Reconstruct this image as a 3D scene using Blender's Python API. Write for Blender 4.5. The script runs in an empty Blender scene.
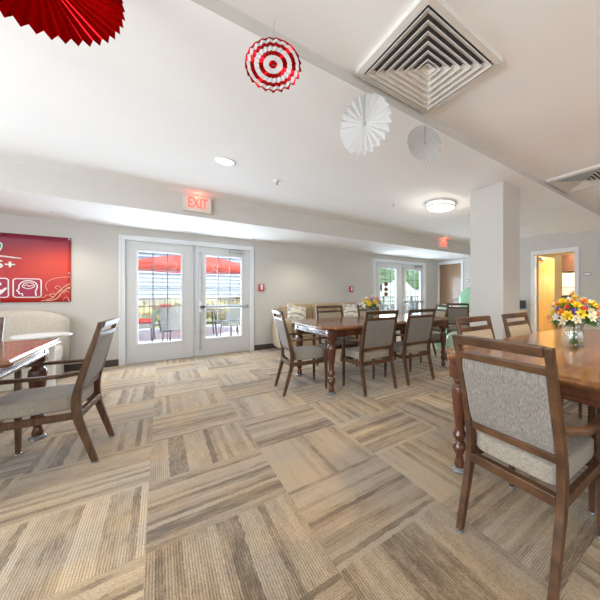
import bpy, bmesh, math, random
from math import sin, cos, pi, radians
from mathutils import Vector, Matrix
random.seed(7)
S = bpy.context.scene
COL = S.collection

# ---------------------------------------------------------------- camera, world, lights, exposure
cam_d = bpy.data.cameras.new('camera'); cam = bpy.data.objects.new('camera', cam_d); COL.objects.link(cam)
cam.location = (0, 0, 1.15); cam.rotation_euler = (radians(90), 0, radians(-39.71))
cam_d.sensor_width = 36; cam_d.lens = 36*289/600; cam_d.shift_x = -100/600; cam_d.shift_y = -6/600
cam_d.clip_start = .02; cam_d.clip_end = 200
S.camera = cam
S.view_settings.view_transform = 'Standard'; S.view_settings.look = 'None'
S.view_settings.exposure = 0.33; S.view_settings.gamma = 1; S.view_settings.use_curve_mapping = False

W = bpy.data.worlds.new('world'); S.world = W; W.use_nodes = True
wn = W.node_tree.nodes; wl = W.node_tree.links
bg = wn['Background']; tc = wn.new('ShaderNodeTexCoord'); sp = wn.new('ShaderNodeSeparateXYZ'); cr = wn.new('ShaderNodeValToRGB')
wl.new(tc.outputs['Generated'], sp.inputs[0]); wl.new(sp.outputs[2], cr.inputs[0]); wl.new(cr.outputs[0], bg.inputs[0])
cr.color_ramp.elements[0].position = .0; cr.color_ramp.elements[0].color = (.95, .97, 1, 1)
cr.color_ramp.elements[1].position = .7; cr.color_ramp.elements[1].color = (.55, .72, 1, 1)
bg.inputs[1].default_value = 1.35

def light(name, kind, loc, rot, energy, color=(1, 1, 1), size=None, size_y=None, **kw):
    d = bpy.data.lights.new(name, kind); o = bpy.data.objects.new(name, d); COL.objects.link(o)
    o.location = loc; o.rotation_euler = rot; d.energy = energy; d.color = color
    if kind == 'AREA':
        d.shape = 'RECTANGLE'; d.size = size; d.size_y = size_y
    for k, v in kw.items(): setattr(d, k, v)
    return o
light('sun', 'SUN', (0, 0, 10), (radians(22), radians(14), 0), 4.0, (1, .97, .92), angle=radians(1.5))
# added fill behind and left of the camera, tilted up to brighten the ceiling
light('near_fill_light', 'AREA', (1.6, -3.85, 1.35), (radians(128), 0, 0), 46, (.88, .94, 1), 6.5, 1.7)
light('left_fill_light', 'AREA', (-3.35, 1.2, 1.35), (radians(128), 0, radians(-90)), 190, (.86, .94, 1), 5.5, 1.7)
light('daylight_patio_door', 'AREA', (.5, 6.98, 1.0), (radians(-103), 0, 0), 155, (.78, .89, 1), 1.7, 1.6)
light('daylight_far_patio_door', 'AREA', (5.4, 6.98, 1.0), (radians(-103), 0, 0), 130, (.78, .89, 1), 1.7, 1.6)

# ---------------------------------------------------------------- materials
def mat(name, col, rough=.6, metal=0, spec=.5, emit=None, es=1, coat=0, trans=0, sheen=0):
    m = bpy.data.materials.new(name); m.use_nodes = True; b = m.node_tree.nodes['Principled BSDF']
    b.inputs['Base Color'].default_value = (*col, 1); b.inputs['Roughness'].default_value = rough
    b.inputs['Metallic'].default_value = metal; b.inputs['Specular IOR Level'].default_value = spec
    b.inputs['Coat Weight'].default_value = coat; b.inputs['Transmission Weight'].default_value = trans
    b.inputs['Sheen Weight'].default_value = sheen
    if emit: b.inputs['Emission Color'].default_value = (*emit, 1); b.inputs['Emission Strength'].default_value = es
    return m
def noisy(m, c1, c2, scale=(5, 5, 5), detail=4, bump=0, coord='Object', rough=None):
    nt = m.node_tree; N = nt.nodes; L = nt.links; b = N['Principled BSDF']
    t = N.new('ShaderNodeTexCoord'); mp = N.new('ShaderNodeMapping'); mp.inputs['Scale'].default_value = scale
    n = N.new('ShaderNodeTexNoise'); n.inputs['Scale'].default_value = 1; n.inputs['Detail'].default_value = detail
    r = N.new('ShaderNodeValToRGB'); r.color_ramp.elements[0].position = .35; r.color_ramp.elements[1].position = .65
    r.color_ramp.elements[0].color = (*c1, 1); r.color_ramp.elements[1].color = (*c2, 1)
    L.new(t.outputs[coord], mp.inputs[0]); L.new(mp.outputs[0], n.inputs['Vector']); L.new(n.outputs[0], r.inputs[0]); L.new(r.outputs[0], b.inputs['Base Color'])
    if bump:
        bp = N.new('ShaderNodeBump'); bp.inputs['Strength'].default_value = bump; bp.inputs['Distance'].default_value = .002
        L.new(n.outputs[0], bp.inputs['Height']); L.new(bp.outputs[0], b.inputs['Normal'])
    return m
M = {}
M['wall'] = noisy(mat('greige_paint', (.6, .57, .53), .75, spec=.3), (.57, .545, .51), (.585, .56, .525), (3, 3, 3))
M['ceil'] = noisy(mat('ceiling_paint', (.8, .8, .79), .85, spec=.2), (.89, .89, .89), (.91, .91, .91), (2, 2, 2))
M['trim'] = mat('white_trim_paint', (.74, .76, .78), .35)
M['base'] = mat('dark_baseboard', (.07, .05, .042), .5)
M['door'] = mat('door_paint', (.63, .625, .62), .4)
M['wood'] = noisy(mat('chair_wood', (.2, .1, .05), .38), (.058, .027, .013), (.135, .062, .027), (9, 60, 9), 5)
M['wood'].node_tree.nodes['Principled BSDF'].inputs['Roughness'].default_value = .36
M['table'] = noisy(mat('table_wood', (.2, .08, .03), .2, coat=.4), (.14, .052, .016), (.32, .13, .038), (2.5, 26, 8), 5)
M['table'].node_tree.nodes['Principled BSDF'].inputs['Coat Roughness'].default_value = .12
M['leg'] = noisy(mat('turned_leg_wood', (.14, .05, .02), .25, coat=.5), (.075, .022, .011), (.14, .045, .02), (14, 14, 3), 4)
M['backfab'] = noisy(mat('woven_grey_fabric', (.35, .32, .3), .9, spec=.2, sheen=.2), (.18, .158, .138), (.31, .28, .25), (270, 270, 8), 3, .4)
M['frontfab'] = noisy(mat('woven_tan_fabric', (.4, .34, .26), .9, spec=.2, sheen=.2), (.33, .27, .19), (.5, .42, .31), (300, 300, 40), 3, .4)
M['seatfab'] = noisy(mat('woven_seat_fabric', (.36, .33, .3), .9, spec=.2, sheen=.2), (.25, .215, .18), (.43, .38, .31), (60, 320, 320), 3, .5)
M['cap'] = mat('clear_plastic_cap', (.7, .72, .72), .15, trans=.7)
M['metal'] = mat('brushed_metal', (.48, .48, .48), .35, 1)
M['dark'] = mat('dark_metal', (.06, .06, .065), .4, .4)
M['white'] = mat('white_plastic', (.85, .85, .84), .35)
M['louver'] = mat('vent_metal', (.72, .69, .65), .45)
M['duct'] = mat('duct_interior', (.12, .12, .13), .7)
M['lamp'] = mat('lamp_lens', (.5, .5, .5), .4, emit=(1, .93, .8), es=1.15)
M['drum'] = mat('drum_lens', (.6, .6, .6), .4, emit=(1, .96, .88), es=.75)
M['exitred'] = mat('exit_letters', (.9, .1, .08), .4, emit=(1, .13, .09), es=1.0)
M['exitbody'] = mat('exit_housing', (.66, .6, .54), .4)
M['foil'] = mat('red_foil', (.45, .006, .009), .16, 1)
M['paper'] = mat('white_tissue_paper', (.56, .55, .54), .8)
M['string'] = mat('string', (.4, .4, .4), .7)
M['sofa'] = noisy(mat('tan_upholstery', (.4, .3, .18), .9, sheen=.3), (.36, .26, .15), (.46, .345, .21), (40, 40, 40), 3, .3)
M['booth'] = noisy(mat('beige_upholstery', (.6, .54, .46), .9, sheen=.2), (.52, .47, .4), (.62, .56, .48), (70, 70, 70), 3, .3)
M['red_alarm'] = mat('alarm_red', (.55, .02, .02), .35)
M['maple'] = noisy(mat('maple_veneer', (.6, .33, .1), .35, coat=.2), (.55, .29, .075), (.66, .38, .12), (12, 12, 1.5), 4)
M['brown'] = noisy(mat('brown_door_veneer', (.3, .17, .09), .35, coat=.3), (.24, .135, .07), (.32, .185, .1), (10, 10, 1.2), 4)
M['cream'] = mat('cream_paint', (.82, .72, .52), .7)
M['fridge'] = mat('fridge_enamel', (.84, .82, .78), .3)
M['cabinet'] = mat('dark_cabinet', (.13, .06, .035), .4)
M['black'] = mat('black_vinyl', (.02, .02, .022), .4)
M['siding'] = mat('white_siding', (.50, .56, .66), .7)
M['concrete'] = noisy(mat('pale_concrete', (.72, .7, .68), .85), (.80, .80, .80), (.86, .86, .86), (2, 2, 2))
M['umb'] = mat('red_umbrella_canvas', (.80, .07, .03), .8)
M['umb'].node_tree.nodes['Principled BSDF'].inputs['Subsurface Weight'].default_value = 0
M['wicker'] = noisy(mat('grey_wicker', (.3, .3, .27), .8), (.15, .15, .125), (.34, .325, .28), (60, 60, 90), 2, .5)
M['redcush'] = mat('red_cushion', (.75, .05, .05), .8)
M['hedge'] = noisy(mat('dry_yellow_hedge', (.5, .42, .2), .9), (.32, .30, .12), (.72, .6, .32), (6, 6, 6), 4)
M['tree'] = noisy(mat('tree_leaves', (.12, .3, .1), .8), (.2, .36, .2), (.5, .66, .42), (5, 5, 5), 4)
M['bark'] = mat('bark', (.12, .08, .05), .9)
M['screen'] = mat('dark_screen', (.035, .037, .042), .3)
M['desk'] = mat('pale_laminate', (.6, .5, .38), .4)

# thin door glass
def glassmat(name, tint=(.97, .99, 1), mixf=.08):
    m = bpy.data.materials.new(name); m.use_nodes = True; nt = m.node_tree; N = nt.nodes; L = nt.links
    for n in list(N): N.remove(n)
    o = N.new('ShaderNodeOutputMaterial'); t = N.new('ShaderNodeBsdfTransparent'); g = N.new('ShaderNodeBsdfGlossy'); mx = N.new('ShaderNodeMixShader')
    t.inputs[0].default_value = (*tint, 1); g.inputs['Roughness'].default_value = .02; mx.inputs[0].default_value = mixf
    L.new(t.outputs[0], mx.inputs[1]); L.new(g.outputs[0], mx.inputs[2]); L.new(mx.outputs[0], o.inputs[0])
    return m
M['glass'] = glassmat('door_glass'); M['vase'] = glassmat('vase_glass', (.9, .94, .93), .16)
# translucent umbrella canvas and balloon latex
def translucent(name, col, f, rough=.5, gloss=0.0):
    m = mat(name, col, rough); nt = m.node_tree; N = nt.nodes; L = nt.links
    b = N['Principled BSDF']; tr = N.new('ShaderNodeBsdfTranslucent'); tr.inputs[0].default_value = (*col, 1)
    mx = N.new('ShaderNodeMixShader'); mx.inputs[0].default_value = f
    L.new(b.outputs[0], mx.inputs[1]); L.new(tr.outputs[0], mx.inputs[2]); L.new(mx.outputs[0], N['Material Output'].inputs[0])
    return m
M['umb'] = translucent('red_umbrella_canvas', (.85, .085, .04), .12)
M['mint'] = translucent('mint_balloon_latex', (.58, .88, .72), .5, .12)
M['pale'] = translucent('pale_balloon_latex', (.78, .92, .82), .5, .12)
M['cream_b'] = translucent('cream_balloon_latex', (.88, .92, .72), .5, .12)

def nodegraph(m):
    nt = m.node_tree; N = nt.nodes; L = nt.links
    def mth(op, a, b=None, c=None):
        n = N.new('ShaderNodeMath'); n.operation = op
        for i, v in enumerate((a, b, c)):
            if v is None: continue
            if hasattr(v, 'links') or hasattr(v, 'is_output'): L.new(v, n.inputs[i])
            else: n.inputs[i].default_value = v
        return n.outputs[0]
    def comb(x, y, z=0):
        n = N.new('ShaderNodeCombineXYZ')
        for i, v in enumerate((x, y, z)):
            if hasattr(v, 'is_output'): L.new(v, n.inputs[i])
            else: n.inputs[i].default_value = v
        return n.outputs[0]
    def noise(vec, scale=1, detail=2, rough=.5):
        n = N.new('ShaderNodeTexNoise'); n.inputs['Scale'].default_value = scale; n.inputs['Detail'].default_value = detail
        n.inputs['Roughness'].default_value = rough
        L.new(vec, n.inputs['Vector']); return n.outputs[0]
    def ramp(v, *stops):
        r = N.new('ShaderNodeValToRGB'); e = r.color_ramp.elements
        while len(e) < len(stops): e.new(.5)
        for el, (p, c) in zip(e, stops): el.position = p; el.color = (*c, 1) if len(c) == 3 else c
        L.new(v, r.inputs[0]); return r.outputs[0]
    def mix(f, a, b, mode='MIX'):
        n = N.new('ShaderNodeMix'); n.data_type = 'RGBA'; n.blend_type = mode
        for i, v in ((0, f), (6, a), (7, b)):
            if hasattr(v, 'is_output'): L.new(v, n.inputs[i])
            else: n.inputs[i].default_value = v if i == 0 else (*v, 1)
        return n.outputs[2]
    return N, L, mth, comb, noise, ramp, mix

def carpet_material():
    m = mat('striped_carpet_tiles', (.5, .45, .38), .95, spec=.1)
    N, L, mth, comb, noise, ramp, mix = nodegraph(m)
    t = N.new('ShaderNodeNewGeometry'); s = N.new('ShaderNodeSeparateXYZ'); L.new(t.outputs['Position'], s.inputs[0])
    T = .62
    u = mth('DIVIDE', mth('SUBTRACT', s.outputs[0], .57 - T*20), T); v = mth('DIVIDE', mth('SUBTRACT', s.outputs[1], 1.08 - T*20), T)
    iu = mth('FLOOR', u); iv = mth('FLOOR', v); fu = mth('FRACT', u); fv = mth('FRACT', v)
    par = mth('MODULO', mth('ADD', mth('ADD', iu, iv), 1), 2)
    par = mth('ROUND', par)
    a = mth('ADD', mth('MULTIPLY', fu, mth('SUBTRACT', 1, par)), mth('MULTIPLY', fv, par))     # across the ribs
    b = mth('ADD', mth('MULTIPLY', fv, mth('SUBTRACT', 1, par)), mth('MULTIPLY', fu, par))     # along the ribs
    wn_ = N.new('ShaderNodeTexWhiteNoise'); wn_.noise_dimensions = '2D'; L.new(comb(iu, iv), wn_.inputs['Vector'])
    rnd = wn_.outputs['Value']
    off = mth('MULTIPLY', rnd, 37)
    w1 = mth('ADD', a, mth('MULTIPLY', mth('SUBTRACT', noise(comb(mth('MULTIPLY', a, 6), mth('MULTIPLY', b, 9), off), 1, 3, .7), .5), .05))
    lane = mth('FLOOR', mth('MULTIPLY', w1, 19))
    w2 = N.new('ShaderNodeTexWhiteNoise'); w2.noise_dimensions = '3D'; L.new(comb(lane, iu, iv), w2.inputs['Vector'])
    brk = noise(comb(mth('ADD', mth('MULTIPLY', lane, 3.7), off), mth('MULTIPLY', b, 2.6), mth('MULTIPLY', rnd, 9)), 1, 2)
    fine = noise(comb(mth('MULTIPLY', a, 46), mth('MULTIPLY', b, 6), off), 1, 4, .8)
    big = noise(comb(mth('MULTIPLY', a, 2.4), mth('MULTIPLY', b, 1.6), off), 1, 1)
    third = mth('FLOOR', mth('MULTIPLY', w1, 3))
    w3 = N.new('ShaderNodeTexWhiteNoise'); w3.noise_dimensions = '3D'; L.new(comb(third, iv, iu), w3.inputs['Vector'])
    st = mth('ADD', mth('MULTIPLY', w2.outputs['Value'], .30), mth('ADD', mth('MULTIPLY', brk, .30), mth('ADD', mth('MULTIPLY', fine, .46), mth('ADD', mth('MULTIPLY', big, .16), mth('MULTIPLY', w3.outputs['Value'], .12)))))
    st = mth('SUBTRACT', st, .05)
    band = ramp(st, (.41, (.225, .162, .105)), (.49, (.35, .262, .175)), (.56, (.465, .36, .245)), (.74, (.60, .48, .345)))
    # mottled worn patches and fine ribs
    pat = noise(comb(s.outputs[0], s.outputs[1]), 2.3, 3)
    gray = ramp(pat, (.40, (.86, .88, .92)), (.6, (1.0, .93, .82)))
    c = mix(1, band, gray, 'MULTIPLY')
    spk = noise(comb(mth('MULTIPLY', a, 150), mth('MULTIPLY', b, 70), off), 1, 2)
    c = mix(.75, c, ramp(spk, (.3, (.62, .62, .62)), (.65, (1.12, 1.12, 1.12))), 'MULTIPLY')
    rib = mth('SINE', mth('MULTIPLY', a, 2*pi*62))
    ribc = ramp(mth('ADD', mth('MULTIPLY', rib, .5), .5), (0, (.62, .60, .57)), (.6, (1.08, 1.08, 1.08)))
    c = mix(.75, c, ribc, 'MULTIPLY')
    tt = N.new('ShaderNodeMix'); tint = ramp(rnd, (0, (.82, .80, .78)), (.5, (.98, .95, .9)), (1, (1.08, 1.08, 1.06)))
    N.remove(tt)
    c = mix(1, c, tint, 'MULTIPLY')
    bs = N['Principled BSDF']; L.new(c, bs.inputs['Base Color'])
    bp = N.new('ShaderNodeBump'); bp.inputs['Strength'].default_value = .35; bp.inputs['Distance'].default_value = .003
    L.new(mth('ADD', mth('MULTIPLY', rib, .5), spk), bp.inputs['Height']); L.new(bp.outputs[0], bs.inputs['Normal'])
    bs.inputs['Sheen Weight'].default_value = .25
    return m
M['carpet'] = carpet_material()

def banner_material():
    m = mat('printed_red_vinyl', (.6, .05, .05), .45)
    N, L, mth, comb, noise, ramp, mix = nodegraph(m)
    t = N.new('ShaderNodeNewGeometry'); s = N.new('ShaderNodeSeparateXYZ'); L.new(t.outputs['Position'], s.inputs[0])
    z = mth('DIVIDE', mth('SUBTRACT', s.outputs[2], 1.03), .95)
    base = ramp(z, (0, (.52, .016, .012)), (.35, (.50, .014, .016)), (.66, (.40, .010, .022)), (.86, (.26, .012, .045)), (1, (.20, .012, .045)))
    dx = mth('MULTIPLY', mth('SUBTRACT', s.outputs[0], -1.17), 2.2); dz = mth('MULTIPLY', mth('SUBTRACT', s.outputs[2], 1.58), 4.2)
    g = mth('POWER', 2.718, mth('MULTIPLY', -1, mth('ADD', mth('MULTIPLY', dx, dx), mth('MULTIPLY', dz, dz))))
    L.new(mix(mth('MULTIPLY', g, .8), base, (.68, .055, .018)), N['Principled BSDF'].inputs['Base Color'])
    return m
M['banner'] = banner_material()
def pillow_material():
    m = mat('printed_cream_cotton', (.8, .75, .66), .9)
    N, L, mth, comb, noise, ramp, mix = nodegraph(m)
    t = N.new('ShaderNodeTexCoord'); v = N.new('ShaderNodeTexVoronoi'); v.inputs['Scale'].default_value = 14
    mp = N.new('ShaderNodeMapping'); mp.inputs['Scale'].default_value = (1, 1, 2.6); L.new(t.outputs['Object'], mp.inputs[0]); L.new(mp.outputs[0], v.inputs['Vector'])
    L.new(ramp(v.outputs['Color'], (.22, (.35, .33, .32)), (.36, (.80, .76, .68)), (.7, (.82, .77, .68)), (.78, (.45, .4, .33))), N['Principled BSDF'].inputs['Base Color'])
    return m
M['pillow'] = pillow_material()

# ---------------------------------------------------------------- mesh helpers
def link(name, bm, m, parent=None, smooth=False, bevel=0, seg=2):
    me = bpy.data.meshes.new(name)
    bmesh.ops.recalc_face_normals(bm, faces=bm.faces[:])
    bm.to_mesh(me); bm.free()
    for x in (m if isinstance(m, (list, tuple)) else [m]): me.materials.append(x)
    if smooth: me.polygons.foreach_set('use_smooth', [True]*len(me.polygons))
    o = bpy.data.objects.new(name, me); COL.objects.link(o)
    if parent: o.parent = parent
    if bevel:
        b = o.modifiers.new('bevel', 'BEVEL'); b.width = bevel; b.segments = seg; b.limit_method = 'ANGLE'
    return o
def box(bm, x0, x1, y0, y1, z0, z1, mi=0):
    vs = [bm.verts.new(p) for p in ((x0, y0, z0), (x1, y0, z0), (x1, y1, z0), (x0, y1, z0), (x0, y0, z1), (x1, y0, z1), (x1, y1, z1), (x0, y1, z1))]
    for f in ((3, 2, 1, 0), (4, 5, 6, 7), (0, 1, 5, 4), (1, 2, 6, 5), (2, 3, 7, 6), (3, 0, 4, 7)):
        bm.faces.new([vs[i] for i in f]).material_index = mi
    return vs
def bx(*a): bm = bmesh.new(); box(bm, *a); return bm
def lathe(bm, prof, n=20, c=(0, 0, 0)):
    rings = []
    for r, z in prof:
        rings.append([bm.verts.new((c[0]+r*cos(2*pi*i/n), c[1]+r*sin(2*pi*i/n), c[2]+z)) for i in range(n)] if r > 1e-5 else [bm.verts.new((c[0], c[1], c[2]+z))])
    for a, b in zip(rings, rings[1:]):
        for i in range(n):
            j = (i+1) % n
            if len(a) > 1 and len(b) > 1: bm.faces.new((a[i], a[j], b[j], b[i]))
            elif len(a) > 1: bm.faces.new((a[i], a[j], b[0]))
            elif len(b) > 1: bm.faces.new((a[0], b[j], b[i]))
    for R, flip in ((rings[0], 1), (rings[-1], 0)):
        if len(R) > 1: bm.faces.new(R[::-1] if flip else R)
    return bm
def tube(bm, pts, r, n=8, closed=False):
    pts = [Vector(p) for p in pts]; rings = []
    k = len(pts)
    for i, p in enumerate(pts):
        a = pts[(i-1) % k] if closed or i else p; b = pts[(i+1) % k] if closed or i < k-1 else p
        d = (b-a).normalized(); up = Vector((0, 0, 1)) if abs(d.z) < .95 else Vector((0, 1, 0))
        s = d.cross(up).normalized(); t = s.cross(d)
        rr = r[i] if isinstance(r, (list, tuple)) else r
        rings.append([bm.verts.new(p + rr*(cos(2*pi*j/n)*s + sin(2*pi*j/n)*t)) for j in range(n)])
    m = k if closed else k-1
    for i in range(m):
        a, b = rings[i], rings[(i+1) % k]
        for j in range(n): bm.faces.new((a[j], a[(j+1) % n], b[(j+1) % n], b[j]))
    if not closed: bm.faces.new(rings[0][::-1]); bm.faces.new(rings[-1])
    return bm
def sweep(bm, secs):
    """secs: list of 4-point rings"""
    R = [[bm.verts.new(p) for p in s] for s in secs]
    n = len(R[0])
    for a, b in zip(R, R[1:]):
        for j in range(n): bm.faces.new((a[j], a[(j+1) % n], b[(j+1) % n], b[j]))
    bm.faces.new(R[0][::-1]); bm.faces.new(R[-1]); return bm
def prism(bm, poly, z0, z1):
    a = [bm.verts.new((x, y, z0)) for x, y in poly]; b = [bm.verts.new((x, y, z1)) for x, y in poly]
    n = len(a)
    for i in range(n): bm.faces.new((a[i], a[(i+1) % n], b[(i+1) % n], b[i]))
    bm.faces.new(a[::-1]); bm.faces.new(b); return bm
def cushion(w, d, h, cx=0, cy=0, cz=0, p=4.0, n=14, puff=.0):
    """soft box: superellipsoid-like, centred"""
    bm = bmesh.new(); bmesh.ops.create_cube(bm, size=2)
    bmesh.ops.subdivide_edges(bm, edges=bm.edges[:], cuts=n, use_grid_fill=True)
    for v in bm.verts:
        c = v.co; L = (abs(c.x)**p + abs(c.y)**p + abs(c.z)**p)**(1/p)
        q = c/L; v.co = Vector((cx+q.x*w/2, cy+q.y*d/2, cz+q.z*h/2))
    return bm
def thing(name, label, cat, loc=(0, 0, 0), rz=0, group=None):
    o = bpy.data.objects.new(name, None); COL.objects.link(o); o.empty_display_size = .1
    o.location = loc; o.rotation_euler = (0, 0, rz); o['label'] = label; o['category'] = cat
    if group: o['group'] = group
    return o
def tag(o, label, cat, group=None, kind=None):
    o['label'] = label; o['category'] = cat
    if group: o['group'] = group
    if kind: o['kind'] = kind
    return o
def struct(name, bm, m, parent=None, **k):
    o = link(name, bm, m, parent, **k)
    if not parent: o['kind'] = 'structure'
    return o
def copy_tree(o, parent=None):
    c = o.copy(); COL.objects.link(c); c.parent = parent
    for ch in [x for x in KIDS if x.parent == o]: copy_tree(ch, c)
    return c
def dup(root, loc, rz, label, group=None):
    global KIDS
    KIDS = list(bpy.data.objects)
    r = copy_tree(root); r.location = loc; r.rotation_euler = (0, 0, rz); r['label'] = label
    if group: r['group'] = group
    return r
def text(name, body, size, loc, rot, m, parent, depth=.004, align='CENTER', sx=1):
    c = bpy.data.curves.new(name, 'FONT'); c.body = body; c.size = size; c.extrude = depth; c.align_x = align; c.align_y = 'CENTER'
    c.offset = size*.018
    t = bpy.data.objects.new(name+'_tmp', c); COL.objects.link(t)
    dg = bpy.context.evaluated_depsgraph_get(); me = bpy.data.meshes.new_from_object(t.evaluated_get(dg))
    bpy.data.objects.remove(t); me.materials.clear(); me.materials.append(m)
    o = bpy.data.objects.new(name, me); COL.objects.link(o); o.location = loc; o.rotation_euler = rot; o.scale = (sx, 1, 1); o.parent = parent
    return o

# ================================================================ ROOM SHELL
XL, XR, YN, YW = -3.5, 6.95, -4.0, 6.45
ZS, ZC, ZB = 2.235, 2.545, 2.47      # soffit, main ceiling, beam underside
YF = 4.95                            # soffit face
KX = 9.2                             # kitchen depth
struct('floor', bx(XL-.15, KX, YN-.15, YW+.15, -.12, 0), M['carpet'])
def wall_y(name, y0, y1, x0, x1, openings, m, z1=2.75):
    """wall in the XZ plane with openings [(xa, xb, za, zb)]"""
    bm = bmesh.new(); cur = x0
    for xa, xb, za, zb in sorted(openings):
        box(bm, cur, xa, y0, y1, 0, z1); box(bm, xa, xb, y0, y1, zb, z1)
        if za > 0: box(bm, xa, xb, y0, y1, 0, za)
        cur = xb
    box(bm, cur, x1, y0, y1, 0, z1); return struct(name, bm, m)
def wall_x(name, x0, x1, y0, y1, openings, m, z1=2.75):
    bm = bmesh.new(); cur = y0
    for ya, yb, za, zb in sorted(openings):
        box(bm, x0, x1, cur, ya, 0, z1); box(bm, x0, x1, ya, yb, zb, z1)
        if za > 0: box(bm, x0, x1, ya, yb, 0, za)
        cur = yb
    box(bm, x0, x1, cur, y1, 0, z1); return struct(name, bm, m)
DX = (.485, 5.41)        # centres of the two patio door pairs
wall_y('wall_patio', YW, YW+.15, XL-.15, XR+.15, [(c-.93, c+.93, 0, 2.045) for c in DX], M['wall'])
wall_x('wall_right', XR, XR+.12, YN, YW, [(2.41, 3.29, 0, 2.09)], M['wall'])
wall_x('wall_left', XL-.15, XL, YN, YW, [(-1.4, 3.8, .7, 2.1)], M['wall'])
wall_y('wall_near', YN-.15, YN, XL-.15, XR+.15, [(-1.5, 4.7, .7, 2.1)], M['wall'])
# windows in the unseen walls
def window(name, bm, label):
    w = struct(name, bm, M['trim']); return w
bm = bmesh.new(); 
for x in (-1.5, .05, 1.6, 3.15, 4.64): box(bm, x, x+.06, YN-.1, YN-.04, .7, 2.1)
box(bm, -1.5, 4.7, YN-.1, YN-.04, .7, .76); box(bm, -1.5, 4.7, YN-.1, YN-.04, 2.04, 2.1)
window('window_1', bm, '')
bm = bmesh.new()
for y in (-1.4, .3, 2.0, 3.74): box(bm, XL-.1, XL-.04, y, y+.06, .7, 2.1)
box(bm, XL-.1, XL-.04, -1.4, 3.8, .7, .76); box(bm, XL-.1, XL-.04, -1.4, 3.8, 2.04, 2.1)
window('window_2', bm, '')

struct('ceiling', bx(XL, XR, YN, YF, ZC, ZC+.2), M['ceil'])
bm = bmesh.new(); vs = box(bm, XL, XR, YF, YW, ZS, ZC+.2)
bm.faces.ensure_lookup_table()
for f in bm.faces: f.material_index = 1 if abs(f.calc_center_median().y-YF) < 1e-3 else 0
struct('ceiling_soffit', bm, [M['ceil'], M['wall']])
bm = bmesh.new(); box(bm, XL, XR, 1.60, 2.48, ZB, ZC)
for f in bm.faces: f.material_index = 1 if f.calc_center_median().y < 1.65 else 0
struct('ceiling_beam', bm, [M['ceil'], M['wall']])
struct('column', bx(3.09, 3.475, 1.83, 2.30, 0, ZB), M['wall'], bevel=.004)
struct('roof', bx(XL-.3, KX+.3, YN-.3, YW+.35, 2.8, 2.95), M['wall'])
# baseboards
def baseb(name, parts):
    bm = bmesh.new()
    for p in parts: box(bm, *p, 0, .105)
    struct(name, bm, M['base'], bevel=.003)
baseb('baseboard_patio', [(XL, -.51, YW-.014, YW), (1.48, 4.40, YW-.014, YW), (6.42, XR, YW-.014, YW)])
baseb('baseboard_right', [(XR-.014, XR, YN, 2.32), (XR-.014, XR, 3.38, 5.40)])
bm = bmesh.new(); box(bm, 3.078, 3.487, 1.818, 2.312, 0, .105); struct('baseboard_column', bm, M['base'], bevel=.003)
# door trims
def casing_y(name, c):
    bm = bmesh.new(); w = .993; t = .075
    for x0, x1, z0, z1 in ((c-w, c-w+t, 0, 2.03), (c+w-t, c+w, 0, 2.03), (c-w, c+w, 2.03, 2.105)):
        box(bm, x0, x1, YW-.022, YW+.001, z0, z1)
    for x0, x1, z0, z1 in ((c-w+.012, c-w+.03, 0, 2.075), (c+w-.03, c+w-.012, 0, 2.075), (c-w+.03, c+w-.03, 2.075, 2.09)):
        box(bm, x0, x1, YW-.03, YW-.022, z0, z1)
    box(bm, c-.93, c-.915, YW, YW+.15, 0, 2.045); box(bm, c+.915, c+.93, YW, YW+.15, 0, 2.045); box(bm, c-.93, c+.93, YW, YW+.15, 2.035, 2.045)
    struct(name, bm, M['trim'], bevel=.003)
casing_y('trim_1', DX[0]); casing_y('trim_2', DX[1])
def casing_x(name, ya, yb, top, t=.085):
    bm = bmesh.new()
    for y0, y1, z0, z1 in ((ya, ya+t, 0, top-t), (yb-t, yb, 0, top-t), (ya, yb, top-t, top)):
        box(bm, XR-.022, XR+.001, y0, y1, z0, z1)
    if name == 'trim_3':
        box(bm, XR, XR+.12, ya+t-.002, ya+t+.012, 0, top-t); box(bm, XR, XR+.12, yb-t-.012, yb-t+.002, 0, top-t)
    struct(name, bm, M['trim'], bevel=.003)
casing_x('trim_3', 2.325, 3.375, 2.175)
casing_x('trim_4', 5.41, 6.44, 2.165)
# brown door in the far corner (closed)
d = struct('door_5', bx(XR-.012, XR+.03, 5.495, 6.355, .01, 2.08), M['brown'], bevel=.002)
bm = bmesh.new(); tube(bm, [(XR-.012, 5.58, 1.0), (XR-.06, 5.58, 1.0), (XR-.06, 5.70, 1.0)], .011); link('door_handle', bm, M['metal'], d, True)

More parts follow.
